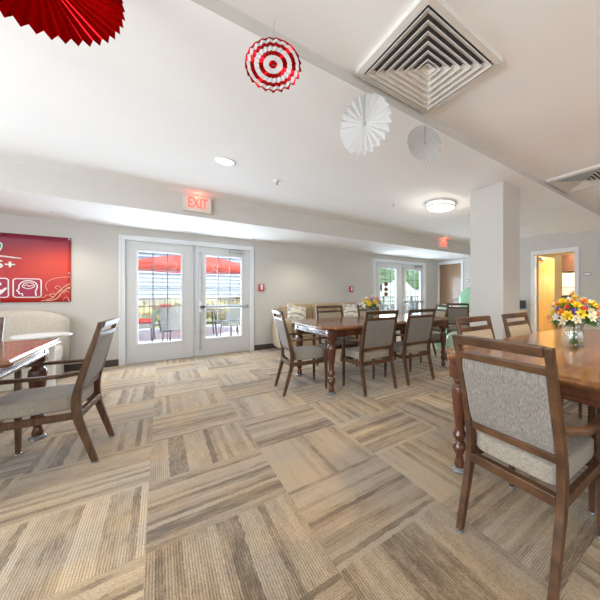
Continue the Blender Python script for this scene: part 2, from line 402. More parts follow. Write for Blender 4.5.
# patio doors
def patio_leaf(name, x0, x1, bar, hinge_left):
    g0, g1 = (x0+.135, x1-.175) if not bar else (x0+.11, x1-.145)
    za, zb = .32, 1.865; y0, y1 = YW+.012, YW+.055
    bm = bmesh.new()
    box(bm, x0-(.01 if not bar else 0), g0, y0, y1, .012, 2.034); box(bm, g1, x1+(.005 if bar else 0), y0, y1, .012, 2.034)
    box(bm, g0, g1, y0, y1, .012, za); box(bm, g0, g1, y0, y1, zb, 2.032)
    d = struct(name, bm, M['door'], bevel=.002)
    bm = bmesh.new()
    for a, b, c, e in ((g0-.02, g0+.008, za-.02, zb+.02), (g1-.008, g1+.02, za-.02, zb+.02), (g0, g1, za-.02, za+.008), (g0, g1, zb-.008, zb+.02)):
        box(bm, a, b, y0-.008, y0+.002, c, e)
    link('glazing_bead', bm, M['trim'], d, bevel=.002)
    gl = link('pane', bx(g0, g1, y0+.018, y0+.024, za, zb), M['glass'], d)
    bm = bmesh.new(); w = .0075
    for i in (1, 2): x = g0+(g1-g0)*i/3; box(bm, x-w, x+w, y0+.012, y0+.022, za, zb)
    for i in range(1, 5): z = za+(zb-za)*i/5; box(bm, g0, g1, y0+.0125, y0+.0215, z-w, z+w)
    link('muntin_grid', bm, mat_muntin, d)
    if bar:
        zb_ = .91
        bm = bmesh.new(); box(bm, x0+.02, x1-.04, y0-.06, y0-.028, zb_-.024, zb_+.024)
        box(bm, x0+.02, x0+.10, y0-.06, y0, zb_-.032, zb_+.032); box(bm, x1-.10, x1-.03, y0-.055, y0, zb_-.03, zb_+.03)
        link('panic_bar', bm, M['metal'], d, bevel=.006)
        bm = bmesh.new(); box(bm, x0+.004, x0+.05, y0-.03, y0, zb_-.10, zb_+.10); link('latch_plate', bm, M['white'], d, bevel=.008)
        bm = bmesh.new(); tube(bm, [(x0+.025, y0-.02, .12), (x0+.025, y0-.02, 1.94)], .006)
        for z in (.16, .45, 1.45, 1.9): box(bm, x0+.008, x0+.042, y0-.028, y0, z-.018, z+.018)
        link('latch_rod', bm, M['metal'], d)
        bm = bmesh.new(); box(bm, x1-.36, x1-.12, y0-.06, y0, 1.955, 2.005); link('door_closer', bm, M['metal'], d, bevel=.006)
        bm = bmesh.new(); sweep(bm, [[(x, y, z) for y, z in ((y0-.075, 2.008), (y0-.05, 2.008), (y0-.05, 2.018), (y0-.075, 2.018))] for x in (x1-.52, x1-.18)]); link('closer_arm', bm, M['metal'], d)
    else:
        bm = bmesh.new(); box(bm, x1-.02, x1+.095, YW+.056, YW+.07, .0, 2.036); link('astragal', bm, M['trim'], d, bevel=.002)
    return d
mat_muntin = mat('grey_muntin', (.2, .25, .31), .4)
k = 1
for c in DX:
    patio_leaf('door_%d' % k, c-.905, c-.015, False, True); k += 1
    patio_leaf('door_%d' % k, c+.06, c+.91, True, False); k += 1
    struct('trim_%d' % (4+k), bx(c-.93, c+.93, YW-.005, YW+.15, 0, .012), M['metal'])

# kitchen beyond the right wall
struct('wall_kitchen', bx(KX-.1, KX, 1.0, 4.2, 0, 2.8), M['cream'])
struct('wall_kitchen_left', bx(XR+.12, KX-.1, 4.1, 4.2, 0, 2.8), M['cream'])
struct('wall_kitchen_right', bx(XR+.12, KX-.1, 1.0, 1.1, 0, 2.8), M['cream'])
struct('ceiling_kitchen', bx(XR+.12, KX-.1, 1.1, 4.1, 2.4, 2.5), M['ceil'])
light('kitchen_ceiling_lamp', 'AREA', (7.9, 2.5, 2.38), (0, 0, 0), 70, (1, .86, .62), 1.0, 1.0)
dk = struct('door_6', bx(XR+.10, XR+.98, 3.235, 3.275, .01, 2.075), M['maple'], bevel=.002)
bm = bmesh.new(); box(bm, XR+.12, XR+.36, 3.17, 3.235, 1.98, 2.03); link('door_closer', bm, M['metal'], dk, bevel=.005)
for z in (.3, 1.05, 1.85):
    link('hinge', bx(XR+.085, XR+.1, 3.22, 3.28, z-.05, z+.05), M['metal'], dk)
bm = bmesh.new(); tube(bm, [(XR+.9, 3.235, 1.0), (XR+.9, 3.18, 1.0), (XR+.78, 3.18, 1.0)], .011); link('door_handle', bm, M['metal'], dk, True)

# ================================================================ CHAIRS
def post_y(z):
    pts = [(0, -.265), (.15, -.225), (.30, -.185), (.40, -.172), (.50, -.178), (.70, -.225), (.96, -.292)]
    for (z0, a), (z1, b) in zip(pts, pts[1:]):
        if z <= z1: return a + (b-a)*(z-z0)/(z1-z0)
    return pts[-1][1]
def make_chair(name, label, group):
    t = thing(name, label, 'chair', group=group)
    w = M['wood']
    for s in (-1, 1):
        bm = bmesh.new(); secs = []
        for i in range(17):
            z = .012 + (.955-.012)*i/16
            y = post_y(z); dep = .014 + .009*max(0, 1-abs(z-.40)/.42); wd = .017
            x = s*.217
            secs.append([(x-wd, y-dep, z), (x+wd, y-dep, z), (x+wd, y+dep, z), (x-wd, y+dep, z)])
        sweep(bm, secs)
        lg = link('leg', bm, w, t, bevel=.004)
        bm = bmesh.new(); lathe(bm, [(.016, 0), (.02, .004), (.017, .012), (.012, .016)], 14, (s*.217, -.262, 0)); link('foot_cap', bm, M['cap'], lg, True)
    for s in (-1, 1):
        bm = bmesh.new(); x = s*.226; secs = []
        for z, h in ((.012, .012), (.30, .017), (.40, .017), (.618, .014)):
            y = .222
            secs.append([(x-h, y-h, z), (x+h, y-h, z), (x+h, y+h, z), (x-h, y+h, z)])
        sweep(bm, secs)
        lg = link('leg', bm, w, t, bevel=.004)
        bm = bmesh.new(); lathe(bm, [(.015, 0), (.019, .004), (.016, .012), (.01, .016)], 14, (x, .222, 0)); link('foot_cap', bm, M['cap'], lg, True)
    # seat frame
    bm = bmesh.new()
    box(bm, -.2, .2, -.200, -.168, .322, .366); box(bm, -.21, .21, .205, .238, .322, .366)
    for s in (-1, 1): box(bm, s*.219-.013, s*.219+.013, -.17, .21, .322, .366)
    link('seat_frame', bm, w, t, bevel=.003)
    # seat cushion, rounded front
    bm = cushion(.415, .415, .10, 0, .033, .425, 9, 12)
    link('seat', bm, M['seatfab'], t, True)
    # back rails
    def rail(za, zb, dep=.015):
        bm = bmesh.new(); secs = []
        for x in (-.201, -.1, 0, .1, .201):
            ya, yb = post_y(za), post_y(zb)
            secs.append([(x, ya-dep, za), (x, ya+dep, za), (x, yb+dep, zb), (x, yb-dep, zb)])
        sweep(bm, secs); return bm
    link('top_rail', rail(.915, .957, .019), w, t, bevel=.004)
    link('back_rail', rail(.845, .877), w, t, bevel=.003)
    link('back_rail', rail(.488, .523), w, t, bevel=.003)
    # upholstered back: grey woven outside, tan inside
    for nm, ya, yb, mm in (('backrest', .0, -.016, 'backfab'), ('back_cushion', .0005, .02, 'frontfab')):
        bm = bmesh.new(); secs = []
        for i in range(9):
            z = .523 + (.845-.523)*i/8; y = post_y(z); e = .004 if i in (0, 8) else 0
            secs.append([(-.199, y+ya, z), (.199, y+ya, z), (.199-e, y+yb*(.6 if i in (0, 8) else 1), z), (-.199+e, y+yb*(.6 if i in (0, 8) else 1), z)])
        sweep(bm, secs); link(nm, bm, M[mm], t, bevel=.004)
    for s in (-1, 1):
        bm = bmesh.new(); path = [(.222, -.180), (.248, -.152), (.280, -.118), (.283, .0), (.280, .12), (.262, .215), (.252, .245)]
        secs = []
        for i, (px, py) in enumerate(path):
            a = path[max(0, i-1)]; b = path[min(len(path)-1, i+1)]
            d = Vector((b[0]-a[0], b[1]-a[1])).normalized(); nx, ny = d.y, -d.x
            hw = .016 if i == 0 else (.019 if i < 5 else .021)
            z0 = .612+.006*(i/6); z1 = z0+.022
            q = [(px-nx*hw, py-ny*hw, z0), (px+nx*hw, py+ny*hw, z0), (px+nx*hw, py+ny*hw, z1), (px-nx*hw, py-ny*hw, z1)]
            secs.append([(s*x, y, z) for x, y, z in q])
        sweep(bm, secs); link('armrest', bm, w, t, bevel=.005, seg=3)
    return t
G1, G2, G3 = 'chairs around the right dining table', 'chairs around the middle dining table', 'chairs around the left dining table'
chA = make_chair('dining_chair', 'large foreground wooden armchair with grey woven back at the end of the table', G1)
chA.location = (1.378, .672, 0); chA.rotation_euler = (0, 0, radians(-91))
dup(chA, (2.045, 1.20, 0), radians(180), 'armchair behind right table, left of its twin, tan back facing the camera', G1)
dup(chA, (2.735, 1.20, 0), radians(181), 'armchair behind right table in front of the column base, between its twin and the flowers', G1)
dup(chA, (1.965, .30, 0), 0, 'armchair at the right frame edge, mostly out of view under the table', G1)
dup(chA, (1.35, 3.52, 0), radians(-95), 'wooden armchair at left end of middle table, seen from behind its pale back', G2)
dup(chA, (1.985, 2.995, 0), 0, 'armchair on near side of middle table, left of the two seen from behind', G2)
dup(chA, (2.610, 2.965, 0), radians(-1), 'armchair on near side of middle table, right of the two seen from behind', G2)
dup(chA, (2.16, 4.16, 0), radians(180), 'armchair on far side of middle table in front of the tan sofa cushions', G2)
dup(chA, (2.93, 4.16, 0), radians(180), 'armchair on far side of middle table directly behind the small bouquet', G2)
dup(chA, (3.62, 3.60, 0), radians(68.6), 'armchair angled at the right end of middle table beside the green balloons', G2)
dup(chA, (-.58, 3.085, 0), radians(84.5), 'armchair at the end of left table, side view with long arms', G3)
dup(chA, (-1.235, 3.69, 0), radians(180), 'armchair cut by the left frame edge behind the left table', G3)
M6 = dup(chA, (5.04, 4.04, 0), radians(-58), 'grey backed armchair standing alone among the green balloons', 'chairs beside the balloons')

# ================================================================ TABLES
def outline(x0, x1, y0, y1, r):
    """rectangle with clipped, slightly scooped corners"""
    pts = []
    for cx, cy, sx, sy in ((x1, y1, 1, 1), (x0, y1, -1, 1), (x0, y0, -1, -1), (x1, y0, 1, -1)):
        c = []
        for i in range(7):
            a = i/6; px, py = cx - sx*r*a, cy - sy*r*(1-a)
            b = .22*r*sin(pi*a); c.append((px - sx*b*.7, py - sy*b*.7))
        if sx*sy < 0: c = c[::-1]
        pts += c
    return pts
LEGP = [(.030, .0), (.034, .02), (.026, .05), (.022, .07), (.036, .10), (.046, .125), (.036, .155), (.025, .17), (.038, .19), (.043, .21), (.032, .235), (.028, .26), (.036, .33), (.046, .42), (.051, .48), (.047, .52), (.030, .54), (.042, .555), (.045, .57), (.032, .585)]
def make_table(name, label, L, Wd, group):
    t = thing(name, label, 'table', group=group); x, y = L/2, Wd/2
    bm = bmesh.new(); prof = [(-.06, .735), (-.028, .738), (-.022, .746), (-.004, .750), (0, .757), (0, .764), (-.012, .769), (-.016, .774), (-.022, .780)]
    R = []
    for off, z in prof:
        R.append([bm.verts.new((px, py, z)) for px, py in outline(-x-off, x+off, -y-off, y+off, .115)])
    n = len(R[0])
    for a, b in zip(R, R[1:]):
        for i in range(n): bm.faces.new((a[i], a[(i+1) % n], b[(i+1) % n], b[i]))
    bm.faces.new(R[0]); bm.faces.new(R[-1])
    link('tabletop', bm, M['table'], t)
    # apron with bead
    ax, ay = x-.075, y-.075
    bm = bmesh.new()
    for x0, x1, y0, y1 in ((-ax, ax, -ay, -ay+.024), (-ax, ax, ay-.024, ay), (-ax, -ax+.024, -ay+.024, ay-.024), (ax-.024, ax, -ay+.024, ay-.024)):
        box(bm, x0, x1, y0, y1, .655, .736)
    for x0, x1, y0, y1 in ((-ax-.008, ax+.008, -ay-.008, -ay), (-ax-.008, ax+.008, ay, ay+.008), (-ax-.008, -ax, -ay, ay), (ax, ax+.008, -ay, ay)):
        box(bm, x0, x1, y0, y1, .664, .682); box(bm, x0, x1, y0, y1, .715, .728)
    link('apron', bm, M['leg'], t, bevel=.003)
    for sx in (-1, 1):
        for sy in (-1, 1):
            cx, cy = sx*(x-.118), sy*(y-.118)
            bm = bmesh.new(); lathe(bm, [(.028, .028)] + [(r, z+.03) for r, z in LEGP[1:]], 24, (cx, cy, 0))
            box(bm, cx-.047, cx+.047, cy-.047, cy+.047, .61, .736)
            lg = link('leg', bm, M['leg'], t, True, bevel=.003)
            md = lg.modifiers.new('e', 'EDGE_SPLIT'); md.split_angle = radians(40)
            bm = bmesh.new(); lathe(bm, [(.042, 0), (.05, .006), (.05, .02), (.03, .03)], 22, (cx, cy, 0)); link('floor_cup', bm, M['cap'], lg, True)
    return t
tR = make_table('dining_table', 'glossy orange brown dining table at right under the large bouquet', 2.14, 1.22, 'dining tables')
tR.location = (2.455, .71, 0)
dup(tR, (2.465, 3.545, 0), 0, 'dark wood dining table in the middle of the room ringed by chairs', 'dining tables')
dup(tR, (-1.70, 3.115, 0), 0, 'dining table cut by the left frame edge in front of the booth', 'dining tables')

# ================================================================ BOUQUETS
FC = {'yellow': (.85, .62, .03), 'orange': (.85, .3, .05), 'red': (.75, .05, .06), 'purple': (.18, .05, .38), 'cream': (.9, .82, .6), 'white': (.88, .86, .8), 'pink': (.8, .42, .42), 'peach': (.85, .5, .25)}
FM = {k: mat(k+'_petals', v, .7) for k, v in FC.items()}
M['leafg'] = noisy(mat('bouquet_leaf', (.05, .16, .03), .5), (.03, .11, .02), (.09, .24, .05), (30, 30, 30))
M['stem'] = mat('green_stem', (.08, .2, .04), .6)
M['water'] = glassmat('water', (.85, .92, .88), .1)
def flower(bm, c, nrm, r, kind):
    nrm = nrm.normalized(); a = nrm.orthogonal().normalized(); b = nrm.cross(a)
    rows = {'daisy': ((11, 1.0, .12), (8, .6, .3)), 'rose': ((6, 1, .35), (5, .75, .65), (4, .45, .85), (3, .25, .95))}[kind]
    for n, rad, h in rows:
        ph = random.random()*6
        for i in range(n):
            t = ph+2*pi*i/n; d = cos(t)*a+sin(t)*b; s = -sin(t)*a+cos(t)*b
            w = r*rad*(2.6/n if kind == 'daisy' else 3.4/n)
            p = [c + d*r*.08, c + d*r*rad*.55 + s*w*.5 + nrm*r*h*.5, c + d*r*rad + s*w*.28 + nrm*r*h, c + d*r*rad*1.05 + nrm*r*h*.95, c + d*r*rad - s*w*.28 + nrm*r*h, c + d*r*rad*.55 - s*w*.5 + nrm*r*h*.5]
            bm.faces.new([bm.verts.new(q) for q in p])
def bouquet(name, label, loc, spec, R=.148, rz=0, zr=.13):
    random.seed(11)
    t = thing(name, label, 'flowers', loc, rz)
    # lobed glass vase
    bm = bmesh.new(); N_ = 32
    def ring(r, z, lob): return [bm.verts.new(((r*(1+lob*cos(8*2*pi*i/N_)))*cos(2*pi*i/N_), (r*(1+lob*cos(8*2*pi*i/N_)))*sin(2*pi*i/N_), z)) for i in range(N_)]
    pr = [(.045, 0, 0), (.062, .006, .03), (.068, .04, .05), (.062, .09, .05), (.056, .12, .04), (.066, .155, .06), (.082, .178, .08), (.079, .178, .08), (.062, .152, .05), (.053, .12, .03), (.059, .09, .03), (.064, .04, .03), (.05, .012, .0)]
    RR = [ring(*p) for p in pr]
    for p, q in zip(RR, RR[1:]):
        for i in range(N_): bm.faces.new((p[i], p[(i+1) % N_], q[(i+1) % N_], q[i]))
    bm.faces.new(RR[0][::-1]); bm.faces.new(RR[-1])
    link('vase', bm, M['vase'], t, True)
    bm = bmesh.new(); blooms = {}
    heads = []
    n = sum(k for _, k, _, _ in spec); i = 0
    lst = [(c, r, kd) for c, k, r, kd in spec for _ in range(k)]; random.shuffle(lst)
    for i, (c, r, kd) in enumerate(lst):
        f = (i+.5)/len(lst); el = math.acos(1-f*1.15); az = i*2.39996
        d = Vector((sin(el)*cos(az), sin(el)*sin(az), cos(el)))
        p = Vector((0, 0, .20)) + Vector((d.x*R, d.y*R, d.z*zr)) * (random.uniform(.9, 1.08))
        heads.append((c, p, d, r, kd))
        tube(bm, [(d.x*-.03, d.y*-.03, .015), (d.x*.01, d.y*.01, .15), tuple(p)], .0022, 5)
    link('stems', bm, M['stem'], t)
    for c, p, d, r, kd in heads:
        bm = bmesh.new(); flower(bm, p, d + Vector((0, 0, .3)), r, kd)
        if kd == 'daisy':
            bmesh.ops.create_icosphere(bm, subdivisions=1, radius=r*.25, matrix=Matrix.Translation(p + d*r*.15))
        link(c+'_bloom', bm, FM[c], t)
    bm = bmesh.new()
    for i in range(70):
        az = random.random()*2*pi; el = random.uniform(.6, 1.85); L_ = random.uniform(.05, .09)
        d = Vector((sin(el)*cos(az), sin(el)*sin(az), cos(el))); s = d.orthogonal().normalized()
        b0 = Vector((0, 0, .19)) + Vector((d.x*R*.45, d.y*R*.45, d.z*zr*.5)); tip = b0 + d*L_*1.25 + Vector((0, 0, -.012)); mid = (b0+tip)/2 + Vector((0, 0, .008))
        q = [b0, mid + s*.013, tip, mid - s*.013]; bm.faces.new([bm.verts.new(v) for v in q])
    link('foliage', bm, M['leafg'], t)
    return t
bouquet('flower_bouquet', 'large mixed bouquet of yellow, orange, red and purple flowers in clear glass vase', (2.29, .80, .78),
        [('yellow', 15, .036, 'rose'), ('orange', 6, .03, 'rose'), ('red', 6, .02, 'rose'), ('purple', 7, .022, 'daisy'), ('cream', 9, .034, 'rose'), ('white', 6, .032, 'rose'), ('peach', 4, .034, 'rose')])
bouquet('flower_bouquet', 'small bouquet of yellow, pink and white flowers on the middle table', (2.46, 3.66, .78),
        [('yellow', 7, .04, 'rose'), ('pink', 6, .038, 'rose'), ('white', 6, .036, 'rose'), ('purple', 5, .026, 'daisy'), ('cream', 4, .036, 'rose')], R=.145, zr=.12)

# ================================================================ SOFA, BOOTH, PILLOWS, SIDE TABLE
sf = thing('sofa', 'tan upholstered sofa with rolled arms against the wall behind the middle table', 'sofa', (2.88, 5.98, 0))
link('base', bx(-.98, .98, -.42, .40, .08, .30), M['sofa'], sf, bevel=.03, seg=3)
for i in range(3):
    link('seat_cushion', cushion(.60, .66, .19, -.605+.605*i, -.10, .385, 6), M['sofa'], sf, True)
    link('back_cushion', cushion(.615, .24, .50, -.61+.61*i, .21, .70, 5), M['sofa'], sf, True)
link('back_frame', cushion(2.0, .16, .84, 0, .36, .49, 9), M['sofa'], sf, True)
for s in (-1, 1):
    link('arm', cushion(.19, .84, .60, s*1.0, -.01, .37, 5), M['sofa'], sf, True)
for sx in (-.92, .92):
    for sy in (-.36, .34):
        bm = bmesh.new(); lathe(bm, [(.02, 0), (.028, .09)], 12, (sx, sy, 0)); link('leg', bm, M['leg'], sf)
def pillow(label, loc, rot, w=.44):
    bm = bmesh.new(); n = 14; top = {}; 
    for sgn in (1, -1):
        for i in range(n+1):
            for j in range(n+1):
                u, v = 2*i/n-1, 2*j/n-1; edge = (i in (0, n)) or (j in (0, n))
                th = .075*((1-u*u)*(1-v*v))**.42; pin = 1-.07*(1-abs(v))*abs(u)**3; pin2 = 1-.07*(1-abs(u))*abs(v)**3
                key = (i, j, 0 if edge else sgn)
                if key not in top: top[key] = bm.verts.new((u*w/2*pin, sgn*th if not edge else 0, v*w/2*pin2))
        for i in range(n):
            for j in range(n):
                g = lambda a, b: top[(a, b, 0 if (a in (0, n) or b in (0, n)) else sgn)]
                q = [g(i, j), g(i+1, j), g(i+1, j+1), g(i, j+1)]
                bm.faces.new(q if sgn < 0 else q[::-1])
    o = link('throw_pillow', bm, M['pillow'], None, True); o.location = loc; o.rotation_euler = rot
    return tag(o, label, 'pillow', 'printed pillows on the sofa')
pillow('cream printed pillow leaning at the left arm of the tan sofa', (2.12, 5.80, .72), (radians(-20), radians(12), radians(12)))
pillow('cream printed pillow at the right part of the tan sofa', (3.42, 5.86, .72), (radians(-16), 0, radians(-6)))

bo = thing('booth_bench', 'pale beige upholstered booth with rounded back below the red banner', 'bench', (-1.95, 5.98, 0))
link('seat', cushion(1.85, .62, .24, 0, -.15, .36, 7), M['booth'], bo, True)
link('base', bx(-.88, .88, -.42, .38, 0, .26), M['booth'], bo, bevel=.02)
bm = bmesh.new(); secs = []
for i in range(25):
    a = i/24; x = -.93+1.86*a; e = max(0, (x-.55)/.38); e2 = max(0, (-x-.55)/.38); z = .93 - .13*(e**2.2+e2**2.2); yb = .41 - .0*e; 
    yf = .19 + .05*(e**2+e2**2)
    secs.append([(x, yf, .42), (x, yf-.015, z-.08), (x, yf+.03, z-.015), (x, (yf+yb)/2, z), (x, yb-.02, z-.015), (x, yb, z-.07), (x, yb, .2), (x, yf, .2)])
sweep(bm, secs); link('backrest', bm, M['booth'], bo, True)

rt = thing('round_side_table', 'white round pedestal side table between the left table and the beige booth', 'table', (-.94, 4.70, 0))
bm = bmesh.new(); lathe(bm, [(0, .700), (.185, .700), (.205, .708), (.205, .722), (.192, .73), (0, .73)], 48); link('tabletop', bm, M['white'], rt, True)
rt.children[0].modifiers.new('e', 'EDGE_SPLIT').split_angle = radians(40)
bm = bmesh.new(); lathe(bm, [(.10, .02), (.085, .1), (.085, .62), (.12, .70)], 32); link('pedestal', bm, M['white'], rt, True)
bm = bmesh.new(); lathe(bm, [(.17, 0), (.17, .012), (.10, .03), (0, .03)], 40); link('foot', bm, M['white'], rt, True)

# ================================================================ CEILING FIXTURES
def diffuser(label, cx, cy):
    t = thing('ceiling_vent', label, 'vent', (cx, cy, ZC), 0, 'square ceiling air diffusers')
    h = .315; z = -.028
    def ringm(a, za, b, zb, th=.003):
        bm = bmesh.new(); R = []
        for r, zz in ((a, za), (b, zb), (b, zb+th), (a, za+th)):
            R.append([bm.verts.new((sx*r, sy*r, zz)) for sx, sy in ((1, 1), (-1, 1), (-1, -1), (1, -1))])
        for i in range(4):
            for j in range(4): bm.faces.new((R[i][j], R[i][(j+1) % 4], R[(i+1) % 4][(j+1) % 4], R[(i+1) % 4][j]))
        return bm
    link('duct_box', bx(-h+.02, h-.02, -h+.02, h-.02, -.006, 0), M['duct'], t)
    bm = ringm(h, z, h-.035, z-.006, .028); link('frame', bm, M['louver'], t)
    for i in range(6):
        a = h-.046-i*.0425
        link('vane', ringm(a, z-.010, a-.033, z+.012, .005), M['louver'], t)
    link('core', ringm(.035, z-.008, .001, z+.012, .002), M['louver'], t)
    return t
diffuser('large square ceiling vent with nested louvers near the top of the picture', 1.25, 1.24)
diffuser('square ceiling vent with nested louvers at the right edge by the beam', 3.94, 1.27)

def grille(label, cx, cy):
    t = thing('air_grille', label, 'vent', (cx, cy, ZS), 0, 'slim grilles in the lowered ceiling')
    bm = bmesh.new(); box(bm, -.20, .20, -.07, -.052, -.008, 0); box(bm, -.20, .20, .052, .07, -.008, 0); box(bm, -.20, -.182, -.052, .052, -.008, 0); box(bm, .182, .20, -.052, .052, -.008, 0)
    link('frame', bm, M['white'], t)
    bm = bmesh.new()
    for i in range(6): y = -.045+i*.018; box(bm, -.182, .182, y, y+.006, -.007, -.001)
    link('slats', bm, M['louver'], t)
grille('slim white air grille in the lowered ceiling above the near patio doors', 1.60, 6.22)
grille('slim white air grille in the lowered ceiling left of the far patio doors', 4.05, 6.16)

def recessed(label, x, y, z, power, color=(1, .9, .75), r=.075, ang=130, group='recessed ceiling lights'):
    t = thing('recessed_light', label, 'ceiling light', (x, y, z), 0, group)
    bm = bmesh.new(); lathe(bm, [(r, -.003), (r+.018, -.007), (r+.022, 0), (r, 0)], 32)
    link('trim_ring', bm, M['white'], t, True)
    bm = bmesh.new(); lathe(bm, [(0, -.002), (r, -.003), (r, -.001), (0, -.0005)], 32); link('lens', bm, M['lamp'], t)
    d = bpy.data.lights.new('downlight', 'SPOT'); d.energy = power; d.color = color; d.spot_size = radians(ang); d.spot_blend = .8; d.shadow_soft_size = .07
    l = bpy.data.objects.new('downlight', d); COL.objects.link(l); l.parent = t; l.location = (0, 0, -.02)
    return t
recessed('round recessed light in the main ceiling in front of the exit sign', .53, 3.51, ZC, 26)
recessed('recessed light in the lowered ceiling above the red banner', -1.02, 5.89, ZS, 34)
recessed('recessed light in the lowered ceiling above the wall left of the sofa', 2.26, 5.79, ZS, 34)
recessed('recessed light in the lowered ceiling in front of the far patio doors', 5.48, 5.79, ZS, 24)
for i, (x, y) in enumerate(((2.6, -.1), (.2, -1.2), (5.2, -.2), (5.6, 2.9), (-1.8, 3.0), (-1.5, .5))):
    recessed('recessed ceiling light shining down over %s' % ('the right table', 'the open floor', 'the far right corner', 'the kitchen door', 'the left table', 'the near left floor')[i], x, y, ZC, (230, 12, 30, 24, 8, 10)[i], (1, .80, .56) if i == 0 else (1, .88, .72), group=None)
dr = thing('drum_ceiling_light', 'round glowing flush drum ceiling light left of the column', 'ceiling light', (3.32, 3.02, ZC))
bm = bmesh.new(); lathe(bm, [(.215, 0), (.215, -.075), (.205, -.082), (0, -.088)][::-1], 48); link('diffuser_lens', bm, M['drum'], dr, True)
for z in (-.012, -.072):
    bm = bmesh.new(); tube(bm, [(.228*cos(2*pi*i/48), .228*sin(2*pi*i/48), z) for i in range(48)], .007, 8, True); link('metal_band', bm, M['metal'], dr, True)
bm = bmesh.new()
for i in range(4): a = pi/4+i*pi/2+.2; tube(bm, [(.228*cos(a), .228*sin(a), 0), (.228*cos(a), .228*sin(a), -.075)], .005, 6)
link('posts', bm, M['metal'], dr)
d = bpy.data.lights.new('drum_lamp', 'POINT'); d.energy = 8; d.color = (1, .93, .82); d.shadow_soft_size = .2
l = bpy.data.objects.new('drum_lamp', d); COL.objects.link(l); l.parent = dr; l.location = (0, 0, -.32)

def smoke(name, label, cat, x, y):
    t = thing(name, label, cat, (x, y, ZC))
    bm = bmesh.new(); lathe(bm, [(0, -.008), (.028, -.008), (.042, -.003), (.044, 0)], 24); link('escutcheon', bm, M['white'], t, True)
    bm = bmesh.new(); lathe(bm, [(.0, -.045), (.018, -.045), (.018, -.038), (.007, -.03), (.008, -.008)], 16); link('head', bm, M['metal'], t, True)
smoke('sprinkler_head', 'small sprinkler head in the ceiling right of the recessed light', 'sprinkler', 1.11, 3.71)
smoke('sprinkler_head', 'small sprinkler head in the ceiling left of the drum light', 'sprinkler', 2.75, 3.47)

# exit signs
def exit_sign(label, xc):
    t = thing('exit_sign', label, 'sign', (xc, YF, 2.40), 0, None)
    link('housing', bx(-.165, .165, -.045, 0, -.108, .108), M['exitbody'], t, bevel=.006)
    link('face_plate', bx(-.155, .155, -.049, -.045, -.098, .098), M['exitbody'], t)
    text('exit_letters', 'EXIT', .20, (.0, -.050, .008), (radians(90), 0, 0), M['exitred'], t, .002, sx=.56)
    d = bpy.data.lights.new('sign_glow', 'POINT'); d.energy = .5; d.color = (1, .12, .06); d.shadow_soft_size = .03
    l = bpy.data.objects.new('sign_glow', d); COL.objects.link(l); l.parent = t; l.location = (0, -.09, .10)
exit_sign('red lit EXIT sign above the near patio doors', .405)
exit_sign('red lit EXIT sign near the column above the far patio doors', 5.50)

# ================================================================ PAPER FANS
def fan(name, label, c, r, n, bands, amp=.06, tilt=(0, 0, 0), slot=False):
    t = thing(name, label, 'paper decoration', c); t.rotation_euler = tilt
    mats = [M['foil'], M['paper']]
    bm = bmesh.new(); rings = []
    K = len(bands)
    rr = [r*.04] + [r*b[0] for b in bands]
    for ri in rr:
        ring = []
        for i in range(2*n):
            a = pi*i/n; o = amp*ri*(1 if i % 2 else -1)
            q = ri*(1.0 if ri < r*.99 else (1 if i % 2 else .955))
            ring.append(bm.verts.new((q*cos(a), o, q*sin(a))))
        rings.append(ring)
    for k in range(K):
        for i in range(2*n):
            j = (i+1) % (2*n); f = bm.faces.new((rings[k][i], rings[k][j], rings[k+1][j], rings[k+1][i])); f.material_index = bands[k][1]
    o = link('pleated_disc', bm, mats, t)
    sd = o.modifiers.new('s', 'SOLIDIFY'); sd.thickness = .0012
    bm = bmesh.new(); tube(bm, [(0, 0, r*.9), (0, .02, (ZB+.06)-c[2])], .0012, 5); link('string', bm, M['string'], t)
    if 'paper' in name: link('slot_edge', bx(-.003, .003, -amp*r*.9, -amp*r*.8, .0, r*.93), M['string'], t)
    bm = bmesh.new(); lathe(bm, [(0, -.004), (r*.06, -.003), (r*.06, .003), (0, .004)], 16)
    bmesh.ops.rotate(bm, verts=bm.verts[:], cent=(0, 0, 0), matrix=Matrix.Rotation(pi/2, 3, 'X')); bmesh.ops.translate(bm, verts=bm.verts[:], vec=(0, -.008, 0))
    link('centre_button', bm, M['foil'] if bands[0][1] == 0 else M['string'], t)
    return t
fan('foil_fan', 'large shiny red foil fan cut by the top left edge', (-.32, 1.53, 2.25), .22, 42, [(.25, 0), (.5, 0), (.75, 0), (1, 0)], .05, (0, 0, radians(10)))
fan('striped_fan', 'round red and white ringed paper fan hanging from the beam', (.43, 1.50, 2.285), .137, 22, [(.15, 0), (.34, 1), (.50, 0), (.66, 1), (.80, 0), (.91, 1), (1, 0)], .05, (0, 0, radians(-35)))
fan('paper_fan', 'large white pleated paper fan beside the ceiling vent', (.98, 1.53, 2.21), .19, 22, [(.5, 1), (1, 1)], .07, (0, 0, radians(-65)))
fan('paper_fan', 'small white lacy paper fan, rightmost on the beam', (1.51, 1.53, 2.265), .137, 30, [(.3, 1), (.6, 1), (1, 1)], .035, (0, 0, radians(-25)))

